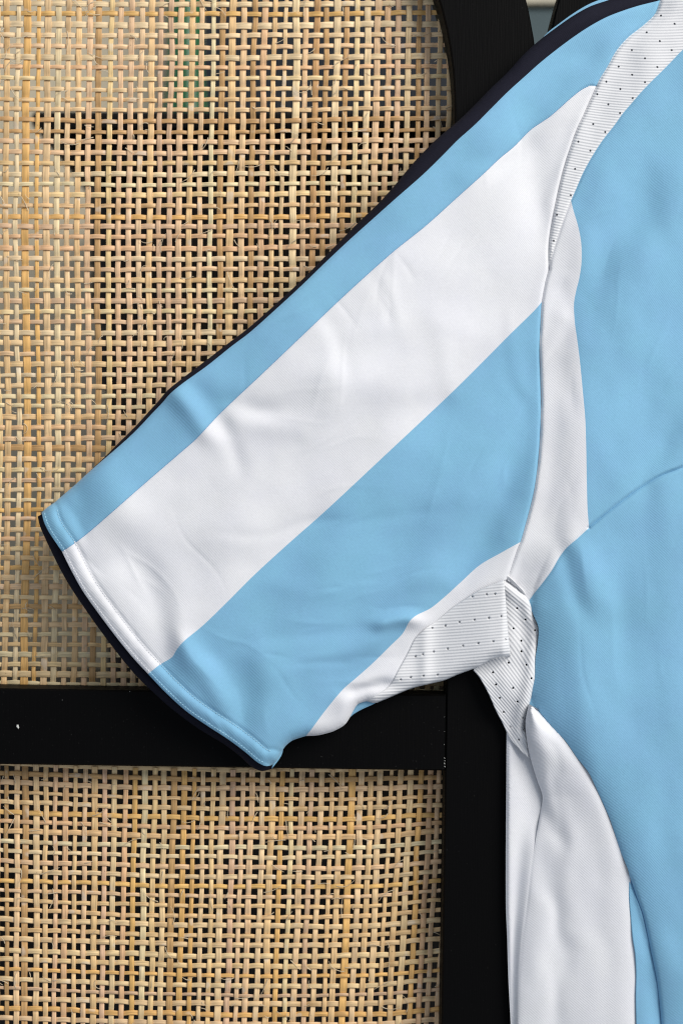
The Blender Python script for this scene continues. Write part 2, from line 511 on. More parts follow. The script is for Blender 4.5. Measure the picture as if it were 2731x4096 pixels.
# ------------------------------------------------------------------ woven cane
PAL = [((0.88,0.61,0.33),6), ((0.84,0.555,0.275),6), ((0.85,0.565,0.325),4), ((0.79,0.465,0.16),2.4), ((0.60,0.355,0.15),1.5),
       ((0.89,0.66,0.39),2.5), ((0.74,0.49,0.30),1.3), ((0.80,0.495,0.27),2)]
pw = np.array([p[1] for p in PAL]); pw = pw/pw.sum()
def cane_col():
    c = np.array(PAL[rng.choice(len(PAL), p=pw)][0])
    c = c*(1 + rng.normal(0, 0.04)) * (1 + rng.normal(0, 0.010, 3))
    return tuple(np.clip(c, 0.03, 0.85)) + (1.0,)

HC = -22.0
def strip(name, path, hh, width, parent, color):
    """path (n,2) in grid units, hh (n,) mm, width grid units: a thin split-cane strip with a domed face"""
    path = np.asarray(path); n = len(path)
    tan = np.gradient(path, axis=0)
    tan /= np.linalg.norm(tan, axis=1, keepdims=True) + 1e-9
    nor = np.stack([-tan[:, 1], tan[:, 0]], 1)
    wv = width * (1 + 0.07*vnoise(np.arange(n)*0.11 + rng.random()*50, np.full(n, rng.random()*50)))
    sec = [(-0.5, -0.26), (-0.48, 0.08), (-0.39, 0.20), (0.0, 0.25), (0.39, 0.20), (0.48, 0.08), (0.5, -0.26)]
    m = len(sec)
    cols = []
    for (a, t) in sec:
        q = path + nor * (a*wv)[:, None]
        cols.append(PV(q[:, 0], q[:, 1], hh + t))
    V = np.stack(cols, 1).reshape(-1, 3)
    i = np.arange(n-1)[:, None]*m
    j = np.arange(m)[None]
    k = (j+1) % m
    F = np.stack([i+j, i+k, i+m+k, i+m+j], -1).reshape(-1, 4)
    me = bpy.data.meshes.new(name)
    me.vertices.add(len(V)); me.vertices.foreach_set("co", V.ravel())
    me.loops.add(F.size); me.loops.foreach_set("vertex_index", F.ravel().astype(np.int32))
    me.polygons.add(len(F)); me.polygons.foreach_set("loop_start", np.arange(0, F.size, 4, dtype=np.int32))
    me.polygons.foreach_set("use_smooth", np.ones(len(F), bool))
    me.update(calc_edges=True)
    arc = np.concatenate([[0], np.cumsum(np.linalg.norm(np.diff(path, axis=0), axis=1))])/41.0
    uvv = np.stack([np.repeat(arc, m), np.tile(np.linspace(0, 1, m), n)], 1)
    uvl = me.uv_layers.new(name="strip")
    uvl.data.foreach_set("uv", uvv[F.ravel()].ravel())
    me.materials.append(M_cane)
    o = bpy.data.objects.new(name, me)
    COL.objects.link(o)
    o.parent = parent
    o.color = color
    return o

def weave(parent, xcol, yrow, ni, nj, i0, j0, x_rng, y_rng, wv, wh):
    """xcol(i, y), yrow(j, x): centre lines of uprights and crosspieces; plain over-under weave"""
    cc = {i: cane_col() for i in range(i0, ni)}
    jit_c = {i: (rng.normal(0, 1.8), rng.random()*90, wv*(1+rng.normal(0, 0.13))) for i in range(i0, ni)}
    jit_r = {j: (rng.normal(0, 1.8), rng.random()*90, wh*(1+rng.normal(0, 0.14))) for j in range(j0, nj)}
    def cx_(i, y):
        a, ph, _ = jit_c[i]
        return xcol(i, y) + a + 3.6*vnoise(np.asarray(y)/230.0 + ph, np.full(np.shape(y), ph)) + 1.5*vnoise(np.asarray(y)/60.0 + ph, np.full(np.shape(y), ph+7))
    def ry_(j, x):
        a, ph, _ = jit_r[j]
        return yrow(j, x) + a + 3.4*vnoise(np.asarray(x)/230.0 + ph, np.full(np.shape(x), ph)) + 1.3*vnoise(np.asarray(x)/60.0 + ph, np.full(np.shape(x), ph+7))
    AMP = 0.52
    SUB = 4
    for i in range(i0, ni):
        # crossings with each row
        yc = np.array([float(ry_(j, xcol(i, yrow(j, 600.0)))) for j in range(j0, nj)])
        keys = np.arange(j0, nj, dtype=float)
        t = np.arange(j0, nj-1+1e-6, 1.0/SUB)
        y = np.interp(t, keys, yc)
        ok = (y > y_rng[0]) & (y < y_rng[1])
        t, y = t[ok], y[ok]
        if len(y) < 3: continue
        sgn = np.clip(1.35*np.cos(math.pi*(t + i)), -1, 1)
        x = cx_(i, y)
        strip("cane_upright", np.stack([x, y], 1), HC + AMP*sgn, jit_c[i][2], parent, cc[i])
    for j in range(j0, nj):
        xc = np.array([float(cx_(i, float(yrow(j, xcol(i, 1000.0))))) for i in range(i0, ni)])
        keys = np.arange(i0, ni, dtype=float)
        # run on into the groove of the frame at both ends
        keys = np.concatenate([[i0-1], keys, [ni, ni+1]]); xc = np.concatenate([[xc[0]-41], xc, [xc[-1]+41, xc[-1]+82]])
        t = np.arange(keys[0], keys[-1]+1e-6, 1.0/SUB)
        x = np.interp(t, keys, xc)
        ok = (x > x_rng[0]) & (x < x_rng[1])
        t, x = t[ok], x[ok]
        sgn = -np.clip(1.35*np.cos(math.pi*(t + j)), -1, 1)
        y = ry_(j, x)
        # crosspieces bow a little away from each upright they pass behind
        y = y + 1.1*np.cos(math.pi*(t + j))
        strip("cane_crosspiece", np.stack([x, y], 1), HC + AMP*sgn, jit_r[j][2], parent, cane_col())

KY = np.array([-400, 0, 900, 1500, 1850, 2740, 3000.]); KX0 = np.array([35, 32, 22, 33, 37, 19, 14.]); KP = np.array([41.3, 41.15, 40.9, 40.3, 39.6, 39.25, 39.2])
def xcol_u(i, y): return np.interp(y, KY, KX0) + np.interp(y, KY, KP)*i
JK = np.array([-10, 0, 46, 66, 70.]); JY = np.array([-417, 10, 1957, 2733, 2889.])
def yrow_u(j, x): return np.interp(j, JK, JY) + np.asarray(x)/1700.0*(0.012*np.interp(j, JK, JY)) + 7*np.sin(np.asarray(x)/520.0 + j*0.05)
cane_u = empty("cane_panel", None); cane_u.parent = screen
weave(cane_u, xcol_u, yrow_u, 45, 68, -10, -8, (-420, 1850), (-345, 2772), 22.4, 18.6)

def xcol_l(i, y):
    x = 28 + 39.35*i
    return x - 0.040*(np.clip(x, 0, 1800)/1400.0)*(np.asarray(y) - 3090)
def yrow_l(j, x):
    x = np.asarray(x, float)
    return 3089 + 39.2*j + 29*np.sin(math.pi*np.clip(x, -300, 1900)/2300.0) - 16*sstep((x-1450)/350.0)*sstep((j-1)/5.0)
cane_l = empty("cane_panel", None); cane_l.parent = screen
weave(cane_l, xcol_l, yrow_l, 49, 34, -10, -1, (-420, 1815), (3052, 4400), 21.5, 18.2)

# frayed fibres standing off the strips
vs, fs = [], []
def fibre(x, y, L, ang, curl, lift):
    n = 7
    px, py, a = x, y, ang
    base = len(vs)
    for k in range(n):
        t = k/(n-1)
        r = 1.5*(1 - 0.7*t) + 0.3
        h = HC + 0.9 + lift*math.sin(t*2.2)
        nx, ny = -math.sin(a), math.cos(a)
        for (q, dh) in ((-r, 0), (0, 0.16), (r, 0)):
            vs.append(tuple(PV(px + nx*q, py + ny*q, h + dh)))
        px += math.cos(a)*L/(n-1); py += math.sin(a)*L/(n-1); a += curl/(n-1)
    for k in range(n-1):
        for q in range(3):
            w = (q+1) % 3
            fs.append((base+k*3+q, base+k*3+w, base+(k+1)*3+w, base+(k+1)*3+q))
for _ in range(520):
    up = random.random() < 0.72
    if up: x, y = random.uniform(-100, 1790), random.uniform(-50, 2700)
    else: x, y = random.uniform(-100, 1740), random.uniform(3090, 4150)
    ang = random.choice([0, math.pi, math.pi/2, -math.pi/2]) + random.gauss(0, 0.45)
    fibre(x, y, random.choice([22, 30, 38, 55, 80]), ang, random.gauss(0, 1.0), random.uniform(0.2, 1.6))
fo = link_mesh("loose_fibres", vs, fs, M_fibre, screen)
fo["kind"] = "stuff"

# ------------------------------------------------------------------ the shirt: traced pattern pieces
TO = [(3250,-330),(2900,-190),(2700,-105),(2500,-22),(2423,3),(2357,26),(2292,62),(2226,108),(2160,158),(2094,217),(2029,289),(1963,352),(1897,420),(1831,484),
      (1746,556),(1660,643),(1574,746),(1517,809),(1433,890),(1324,1001),(1219,1108),(1115,1205),(1000,1307),(925,1364),(829,1438),(733,1511),(670,1562),
      (638,1600),(606,1635),(542,1706),(478,1769),(415,1833),(340,1903)]
TI = [(3250,-280),(2900,-110),(2720,-30),(2640,0),(2555,22),(2489,43),(2423,69),(2357,105),(2292,148),(2226,197),(2160,250),(2094,309),(2029,368),(1963,434),(1897,500),
      (1831,559),(1766,625),(1689,700),(1574,801),(1488,878),(1400,957),(1300,1051),(1200,1148),(1100,1240),(1000,1329),(925,1386),(829,1463),(733,1532),(682,1574),
      (651,1610),(612,1651),(542,1725),(478,1784),(395,1855),(340,1903)]
TAIL = [(340,1903),(306,1935),(242,1990),(220,2009),(190,2030),(168,2050)]
CUFF = [(168,2050),(178,2090),(199,2132),(249,2206),(290,2289),(332,2364),(390,2447),(464,2546),(531,2629),(593,2696),(663,2770),(746,2845),(829,2903),(912,2957),
        (978,3006),(1028,3048),(1061,3064),(1086,3061)]
B1 = [(249,2206),(299,2173),(357,2128),(448,2049),(580,1933),(734,1800),(784,1756),(888,1646),(1045,1498),(1219,1332),(1393,1167),(1568,1010),(1700,904),(1831,786),
      (1930,697),(1996,634),(2055,585),(2121,519),(2200,464),(2279,394),(2325,358),(2357,343),(2384,345)]
B2 = [(593,2696),(638,2660),(688,2629),(709,2596),(738,2563),(813,2501),(912,2405),(1020,2297),(1161,2168),(1300,2045),(1550,1811),(1800,1576),(1937,1440),(2038,1338),
      (2133,1245),(2166,1207)]
B3 = [(1223,2944),(1244,2919),(1300,2843),(1370,2759),(1426,2710),(1489,2654),(1560,2584),(1609,2535),(1637,2486),(1665,2461),(1721,2433),(1777,2388),(1847,2324),
      (1917,2261),(2001,2212),(2082,2167)]
BOT_BLUE = [(1086,3061),(1105,3045),(1120,3020),(1140,2987),(1170,2962),(1223,2944)]
BOT_WHITE = [(1223,2944),(1265,2942),(1300,2935),(1335,2924),(1377,2900),(1400,2868),(1412,2844),(1432,2816),(1465,2805)]
A1 = [(3000,-300),(2760,-180),(2690,-90),(2640,0),(2620,53),(2574,99),(2509,151),(2463,204),(2430,263),(2397,316),(2384,345)]
A2 = [(2384,345),(2364,388),(2338,447),(2305,519),(2279,592),(2252,677),(2233,756),(2216,835),(2203,907),(2194,973),(2193,1052),(2194,1078)]
A3 = [(2194,1078),(2181,1126),(2166,1207)]
A4 = [(2166,1207),(2160,1317),(2157,1394),(2160,1495),(2163,1614),(2160,1733),(2151,1852),(2136,1960),(2115,2049),(2082,2167)]
A5 = [(2082,2167),(2068,2198),(2038,2290),(2026,2317)]
MR = [(3250,-160),(2900,60),(2731,197),(2686,243),(2647,283),(2604,325),(2562,369),(2526,411),(2489,454),(2456,500),(2410,559),(2371,618),(2331,690),(2305,750),(2282,803)]
MR2 = [(2282,803),(2259,861),(2239,920),(2219,980),(2203,1039),(2194,1078)]
C1 = [(2282,803),(2292,842),(2311,907),(2323,973),(2324,1049),(2315,1114),(2303,1162),(2294,1215),(2297,1287),(2306,1352),(2318,1448),(2330,1573),(2339,1674),
      (2343,1793),(2345,1912),(2348,2031),(2354,2111)]
C2 = [(2354,2111),(2312,2150),(2264,2192),(2235,2230),(2205,2282),(2163,2339),(2135,2374),(2110,2409)]
E = [(2354,2111),(2395,2076),(2455,2028),(2514,1983),(2574,1942),(2633,1906),(2693,1882),(2731,1867),(2900,1800),(3250,1690)]
FLAP_UP = [(1465,2805),(1510,2777),(1560,2738),(1595,2675),(1630,2612),(1658,2556),(1693,2521),(1749,2479),(1805,2433),(1861,2395),(1917,2360),(1959,2342),(2014,2321)]
FLAP_R = [(2014,2321),(2023,2416),(2031,2521),(2041,2625)]
FLAP_B = [(2041,2625),(2001,2628),(1959,2640),(1917,2665),(1882,2679),(1826,2700),(1777,2721),(1721,2735),(1651,2752),(1581,2780),(1532,2801),(1500,2812),(1465,2805)]
G_R = [(2110,2409),(2131,2458),(2152,2510),(2149,2577),(2140,2633),(2138,2710),(2128,2752),(2114,2816)]
F_R = [(2114,2816),(2160,2864),(2200,2904),(2259,2963),(2305,3029),(2351,3088),(2377,3140),(2410,3213),(2436,3272),(2456,3331),(2482,3410),(2509,3476),(2517,3509)]
F_R2 = [(2517,3509),(2514,3555),(2515,3607),(2522,3686),(2528,3752),(2538,3818),(2542,3903),(2540,3982),(2542,4096),(2545,4300),(2550,4600)]
G_S = [(2517,3509),(2542,3581),(2568,3653),(2588,3739),(2607,3831),(2624,3916),(2634,3995),(2643,4096),(2655,4300),(2668,4600)]
F_L = [(2114,2816),(2104,2860),(2100,2897),(2106,2963),(2121,3035),(2147,3121),(2168,3186),(2160,3250),(2147,3325),(2127,3456),(2108,3620),(2088,3765),(2075,3916),(2071,4096),(2070,4300),(2072,4600)]
BLACK_OUT = [(152,2066),(162,2107),(191,2173),(240,2273),(282,2347),(332,2422),(390,2505),(464,2604),(539,2696),(614,2770),(688,2836),(788,2911),(896,2977),(962,3027),
             (1003,3065),(1045,3084),(1086,3076)]

def cm(*lists, step=6.0):
    out = []
    for L in lists:
        c = catmull(L, step)
        if out and np.linalg.norm(out[-1] - c[0]) < 0.5: c = c[1:]
        out.extend(list(c))
    return np.array(out)

def rev(L): return L[::-1]

# coarse versions for the height field
cT = lambda *L: cm(*L, step=22.0)
LN = dict(top=cT(TO, TAIL), cuff=cT(CUFF), b1=cT(B1), ti=cT(TI), arm=cT(A1, A2, A3, A4, A5), mr=cT(MR, MR2), e=cT(E), c2=cT(C2),
          bot=cT(BOT_BLUE, BOT_WHITE, rev(FLAP_B)), flap=cT(FLAP_UP), g=cT(G_S))
ARM = LN['arm']; _o = np.argsort(ARM[:, 1]); ARM_Y, ARM_X = ARM[_o, 1], ARM[_o, 0]

# (x0,y0, x1,y1, half width, amplitude mm) long soft folds: negative = valley
FOLDS = [
 (690,1550, 790,1690, 42, 3.4), (800,1560, 880,1660, 40,-1.6), (400,1890, 500,2060, 70, 3.0), (290,1975, 345,2070, 40,-1.3),
 (270,2035, 340,2130, 22,-0.9), (380,2240, 520,2200, 45,-1.4), (470,2330, 570,2470, 60, 1.4), (560,2330, 660,2590, 55,-3.2), (690,2360, 760,2520, 70, 1.6),
 (735,2580, 870,2790, 46, 4.2), (640,2690, 760,2830, 34, 1.2), (850,2600, 960,2830, 60,-2.4), (1000,2640, 1060,2940, 55, 2.0), (1080,2650, 1160,2900, 70, 1.5),
 (930,1590, 1080,1615, 32,-1.4), (1080,1615, 1240,1590, 30,-1.1), (980,1650, 1200,1700, 44, 0.9), (1020,1530, 1400,1535, 70, 1.4), (1200,1760, 1700,1640, 90,-1.6),
 (900,1720, 960,1850, 40,-1.2), (1320,1330, 1370,1480, 30,-0.7), (1290,1370, 1320,1520, 30, 0.4), (1390,1360, 1560,1300, 36, 0.5), (1500,1130, 1540,1260, 26,-0.4), (1545,1120, 1580,1240, 24, 0.3),
 (1500,1420, 1760,1040, 110,-2.6), (1330,1560, 1560,1350, 80, 1.8), (1000,2000, 1400,1800, 110,-1.8), (820,2150, 1000,1930, 80, 1.6), (1500,1950, 1800,1700, 100, 1.6), (1350,2420, 1700,2180, 90,-2.2), (1150,2480, 1300,2300, 80, 1.6), (1800,1500, 1760,1300, 40, 0.8), (960,2125, 1250,2100, 20,-0.35), (1280,2085, 1600,2070, 22,-0.45), (1180,2330, 1700,2350, 40, 0.8),
 (1100,2560, 1560,2480, 30,-0.9), (1150,2700, 1480,2560, 36, 1.0), (1240,2660, 1380,2640, 16,-0.6),
 (1850,2290, 2040,1880, 75,-4.8), (2030,2130, 2100,1960, 55, 2.2), (1760,2240, 1900,1900, 90, 1.4), (1700,2060, 1560,2300, 80,-1.0),
 (1540,2480, 1650,2496, 24, 4.5), (1445,2752, 1548,2728, 20,-3.6), (1395,2800, 1480,2725, 30, 2.6), (1480,2440, 1700,2400, 46,-1.2), (1600,2540, 1480,2660, 40,-1.0),
 (2060,1330, 2100,1560, 26, 0.3), (2020,1330, 2060,1560, 26,-0.3),
 (1900,640, 2060,430, 60, 1.3), (2040,620, 2130,470, 46,-1.8), (2180,420, 2330,260, 55,-2.0), (2250,430, 2420,200, 48, 1.7), (2330,200, 2520,120, 40,-1.0), (1480,1000, 1700,860, 50,-0.8),
 (2120,640, 2170,900, 50,-1.4), (2060,760, 2000,1000, 70, 1.0), (2240,700, 2210,820, 26, 0.9),
 # body
 (2330,1180, 2560,860, 95,-4.5), (2440,1250, 2680,900, 90, 3.4), (2320,1020, 2420,800, 40, 1.0), (2560,1500, 2720,1200, 110,-1.8), (2380,1650, 2560,1500, 90, 1.4),
 (2600,1940, 2660,1780, 36,-1.6), (2680,1900, 2760,1700, 50, 1.4), (2400,1830, 2480,1930, 60, 0.9), (2240,1390, 2270,1560, 30,-0.8), (2190,1400, 2220,1300, 24, 0.9), (2250,1260, 2230,1180, 28,-0.9),
 (2270,2240, 2330,2420, 34,-1.8), (2330,2200, 2400,2400, 40, 1.4), (2420,2180, 2480,2500, 46,-1.4), (2300,2500, 2360,3000, 60, 1.6), (2500,2600, 2640,3500, 120,-2.0), (2640,2300, 2660,3000, 90, 1.4),
 (2560,3400, 2700,3900, 70, 1.3), (2200,2140, 2120,2270, 40,-0.9),
]

# sharp fine creases: (x, y, angle, length, width, height mm)
CREASES = []
_r = random.Random(5)
def crease_field(n, bx, ang, spread, amp):
    for _ in range(n):
        CREASES.append((_r.uniform(bx[0], bx[2]), _r.uniform(bx[1], bx[3]), math.radians(_r.gauss(ang, spread)), _r.uniform(110, 380), _r.uniform(6, 13), _r.choice((-1, 1))*_r.uniform(0.5, 1.0)*amp*1.35))
crease_field(12, (1080,2250,1750,2750), -8, 10, 0.42)
crease_field(9, (1250,1050,1650,1560), 98, 22, 0.42)
crease_field(7, (900,1550,1500,2150), -6, 14, 0.34)
crease_field(8, (350,2150,800,2650), 55, 14, 0.40)
crease_field(7, (760,2550,1150,2950), 62, 14, 0.42)
crease_field(6, (1700,1500,2120,2150), 105, 12, 0.36)
crease_field(7, (600,1550,1500,1250), -45, 25, 0.34)
crease_field(8, (1650,500,2300,1050), 120, 18, 0.34)
crease_field(8, (2330,700,2731,1900), 112, 14, 0.36)
crease_field(6, (2250,2250,2700,2700), 80, 10, 0.34)
crease_field(6, (2200,1200,2320,2150), 100, 25, 0.26)

BEY = np.arange(2100, 4700, 20.0)
BEX = np.interp(BEY, [2100,2230,2330,2409,2510,2620,2720,2816,2900,2963,3140,3331,3509,3831,4096,4600], [2240,2190,2140,2120,2130,2120,2110,2120,2190,2255,2377,2456,2517,2607,2643,2668])
_k = np.exp(-(np.arange(-9, 10)/4.5)**2); _k /= _k.sum()
BEX = np.convolve(np.pad(BEX, 9, mode='edge'), _k, mode='valid')

def hF(p):
    """height of the shirt's front layer (mm before the frame face)"""
    x, y = p[:, 0], p[:, 1]
    xa = np.interp(y, ARM_Y, ARM_X)
    tb = (x - xa)
    h = 14.0 + 4.5*sstep((tb + 60)/260.0) + 0.004*np.maximum(y-2150, 0)*sstep((tb - 60)/400.0)
    # slow swell of the hanging cloth, stretched along the sleeve
    c, s = math.cos(0.72), math.sin(0.72)
    u = x*c - y*s; v = x*s + y*c
    sl = 1 - sstep((tb + 40)/120.0)
    h += 10.0*sstep(-tb/650.0)*(1 - np.clip((v-1640)/1440.0, 0, 1)**2)   # the sleeve is a tube: its front is crowned
    h += sl*(2.6*vnoise(u/560+3.1, v/300+1.7) + 1.35*vnoise(u/230+9, v/170+4) + 0.25*vnoise(u/120+3, v/105+8) + 0.15*vnoise(u/85, v/70) + 0.03*vnoise(u/34, v/26))
    h += (1-sl)*(2.2*vnoise(x/300+21, y/640+7) + 1.0*vnoise(x/150+31, y/260+2) + 0.2*vnoise(x/100+3, y/130+8) + 0.12*vnoise(x/60, y/85+3) + 0.03*vnoise(x/30, y/34+3))
    wx = x + 30*vnoise(x/210+2, y/210+5)
    wy = y + 30*vnoise(x/210+12, y/210+15)
    for (x0, y0, x1, y1, w, a) in FOLDS:
        dx, dy = x1-x0, y1-y0
        L = math.hypot(dx, dy)
        ex, ey = dx/L, dy/L
        m = 2.3*max(1.2*w, 0.35*L + 0.8*w) + 10
        sel = np.nonzero((wx > min(x0, x1)-m) & (wx < max(x0, x1)+m) & (wy > min(y0, y1)-m) & (wy < max(y0, y1)+m))[0]
        if not len(sel): continue
        qx, qy = wx[sel]-x0, wy[sel]-y0
        al = qx*ex + qy*ey
        ac = -qx*ey + qy*ex + 0.18*w*np.sin(al/L*2.6 + x0)
        over = np.maximum(np.maximum(-al, al-L), 0)
        h[sel] += 0.85*a*np.exp(-(ac/(1.2*w))**2 - (over/(0.35*L + w*0.8))**2)
    for (x0, y0, an, L, w, a) in CREASES:
        ex, ey = math.cos(an), math.sin(an)
        m = 0.75*L + 20
        sel = np.nonzero((np.abs(wx-x0) < m) & (np.abs(wy-y0) < m))[0]
        if not len(sel): continue
        qx, qy = wx[sel]-x0, wy[sel]-y0
        al = qx*ex + qy*ey
        ac = -qx*ey + qy*ex + 9*np.sin(al/70.0 + x0)
        h[sel] += a*np.exp(-np.sqrt((ac/w)**2 + 0.09) - (al/(0.5*L))**2*1.6)
    def near(name, lim):
        l = LN[name]
        d = np.full(len(p), 1e6); arc = np.zeros(len(p))
        lo = l.min(0) - lim; hi = l.max(0) + lim
        m = (x > lo[0]) & (x < hi[0]) & (y > lo[1]) & (y < hi[1])
        if m.any():
            d[m], arc[m] = pl_dist(p[m], l)
        return d, arc
    def roll(d, R, drop):
        t = 1 - np.clip(d/R, 0, 1)
        return -drop*(1 - np.sqrt(np.maximum(0, 1 - t**2)))
    d, _ = near('top', 90);  h += roll(d, 48, 7.0)
    d, _ = near('bot', 80);  h += roll(d, 50, 6.0)
    xe = np.interp(y, BEY, BEX)
    h += sstep((y-2150)/260.0)*sstep((tb+20)/60.0)*roll(np.maximum(x-xe, 0)*0.85, 250, 7.0)
    d, arc = near('cuff', 90)
    h += roll(d, 14, 1.2)
    puck = 1 + 0.22*vnoise(arc/24.0, arc*0+3)
    h += -0.75*puck*np.exp(-((d-64)/8)**2) - 0.45*np.exp(-((d-12)/5)**2) + 0.85*puck*np.exp(-((d-37)/17)**2)
    h += 0.04*np.sin(arc/6.0)*np.exp(-((d-50)/14)**2)
    d, arc = near('arm', 60)
    h += -(1.5 + 0.35*vnoise(arc/60.0, arc*0+8))*np.exp(-(d/5)**2)
    h += np.where(tb > 0, 1.0, 0.35)*(d/18.0)*np.exp(1 - d/18.0)*0.28
    for (nm, a, w) in (('b1', 0.75, 4.2), ('ti', 0.5, 4.5), ('mr', 0.7, 4.5), ('e', 1.9, 4.8), ('c2', 0.8, 4.5), ('flap', 0.4, 5.0), ('g', 1.6, 4.8)):
        d, arc = near(nm, 40)
        h += -a*(1 + 0.14*vnoise(arc/50.0, arc*0 + 5))*np.exp(-(d/w)**2)
    return h

def hFlap(p):
    """ribbed gusset half that turns outward: its free edge stands proud of what lies behind"""
    x, y = p[:, 0], p[:, 1]
    h = hF(p)
    return h + 5.0*sstep((x-1700)/320.0) + 1.6*np.exp(-((x-1700)/28)**2)*sstep((y-2380)/60) + 0.8*np.sin((x-1500)/70.0)*0.5

def hGus(p):
    x, y = p[:, 0], p[:, 1]
    d, _ = pl_dist(p, GUS_R)
    h = 9.8 + 2.2*np.exp(-((d-24)/26)**2) - 2.6*(1-sstep(d/9)) + 1.2*np.sin((y + 0.5*x)/58.0) + 1.4*vnoise(x/70+4, y/110+2)
    return h - 2.0*sstep((2060-x)/160.0) - 3.0*sstep((y-2780)/180.0)
GUS_R = cT([(2026,2323),(2065,2353),(2118,2402)] + [(a+7, b) for a, b in G_R[1:-1]], [(2120,2818),(2103,2872),(2098,2917)])

SIDE_L = cT(F_L)
HRY = np.arange(2780, 4640, 20.0)
HRV = hF(np.stack([np.interp(HRY, [2816,3029,3140,3331,3509,3752,4096,4600], [2114,2305,2377,2456,2517,2528,2542,2550]) + 4, HRY], 1))
_k2 = np.exp(-(np.arange(-16, 17)/8.0)**2); _k2 /= _k2.sum()
HRV = np.convolve(np.pad(HRV, 16, mode='edge'), _k2, mode='valid')
def hSide(p):
    x, y = p[:, 0], p[:, 1]
    d, _ = pl_dist(p, SIDE_L)
    xl = np.interp(y, [2816,2963,3186,3325,3620,3916,4600], [2114,2106,2168,2147,2108,2075,2072])
    xr = np.interp(y, SIDE_R[:, 1], SIDE_R[:, 0])
    w = np.clip((x-xl)/np.maximum(xr-xl, 30), 0, 1)
    edge = 6.5 + 6.5*np.exp(-((y-2880)/170)**2)
    soft = 1 - 0.75*sstep((y-3180)/200.0)
    t = 1 - np.clip(d/80.0, 0, 1)
    h = edge + 6.0*np.sin(np.pi*np.clip(w*0.62+0.16, 0, 1)) - soft*4.0*(1-np.sqrt(np.maximum(0, 1-t*t)))
    # hanging folds below the armpit
    wx = x + 30*vnoise(x/120+2, y/160+5); wy = y + 30*vnoise(x/120+12, y/160+15)
    for (x0,y0,x1,y1,wd,a) in [(2130,2960,2250,3320,30,1.6),(2215,3130,2252,3320,24,-1.8),(2165,3210,2230,3330,30,-3.2),(2260,3260,2330,3700,55,1.5),(2170,3360,2260,3800,50,-1.8),
                               (2150,3420,2130,4300,50,1.2),(2350,3300,2440,3900,60,-1.4),(2450,3500,2470,4200,36,1.3),(2300,3700,2330,4400,60,1.2),(2230,3760,2200,4400,45,-1.3),
                               (2400,3760,2380,4400,50,-1.0),(2210,2990,2230,3060,18,-0.9),(2330,3140,2400,3300,40,0.9)]:
        dx, dy = x1-x0, y1-y0; L = math.hypot(dx, dy); ex, ey = dx/L, dy/L
        al = (wx-x0)*ex+(wy-y0)*ey; ac = -(wx-x0)*ey+(wy-y0)*ex + 0.25*wd*np.sin(al/L*3)
        over = np.maximum(np.maximum(-al, al-L), 0)
        h += 0.52*a*np.exp(-(ac/(1.25*wd))**2 - (over/(0.3*L+wd*0.6))**2)
    h += 0.5*vnoise(x/120+5, y/220+9) + 0.12*vnoise(x/50, y/70)
    # rises to meet the front panel along the seam
    hr = np.interp(y, HRY, HRV) - 0.7
    ww = sstep((w-0.25)/0.75)
    h = h*(1-ww) + (hr + 0.35*(h-9.0))*ww
    dr, _ = pl_dist(p, SIDE_R)
    return h - 0.4*np.exp(-(dr/20)**2) - 5.0*sstep((x-xr-2)/18.0)
SIDE_R = cT(F_R, F_R2)

def hBack(p):
    x, y = p[:, 0], p[:, 1]
    xe = np.interp(y, [2937,3357,3620,3752,3916,4096,4600], [2025,2022,2022,2027,2032,2041,2060])
    xl = np.interp(y, [2816,2963,3186,3325,3620,3916,4600], [2114,2106,2168,2147,2108,2075,2072])
    t = np.clip((x-xe)/np.maximum(xl-xe, 20), 0, 1)
    low = sstep((y-3200)/220.0)
    fl = SIDE_L[SIDE_L[:, 1] > 3186]; xl = np.where(y > 3250, np.interp(y, fl[:, 1], fl[:, 0]), xl)
    he = hSide(np.stack([xl, y], 1))
    t = np.where(y > 3250, np.clip((x-xe)/np.maximum(xl-xe, 20), 0, 1), t)
    b = low*sstep(t*1.5-0.5)
    h = (6.4 - 2.4*sstep(t*1.3))*(1-b) + he*b - 3.0*sstep((x-xl)/40.0)
    return h + 0.4*(1-b)*vnoise(x/110+2, y/420) - 1.6*(1-sstep((x-xe)/14.0))

def hSleeveBack(p):
    x, y = p[:, 0], p[:, 1]
    d, arc = pl_dist(p, BLK)
    t = 1 - np.clip(d/26.0, 0, 1)
    return 4.6 + 1.4*np.exp(-((d-24)/18)**2) - 1.6*(1-np.sqrt(np.maximum(0, 1-t*t))) + 0.35*vnoise(arc/55.0, d/40)
BLK = cT(BLACK_OUT)

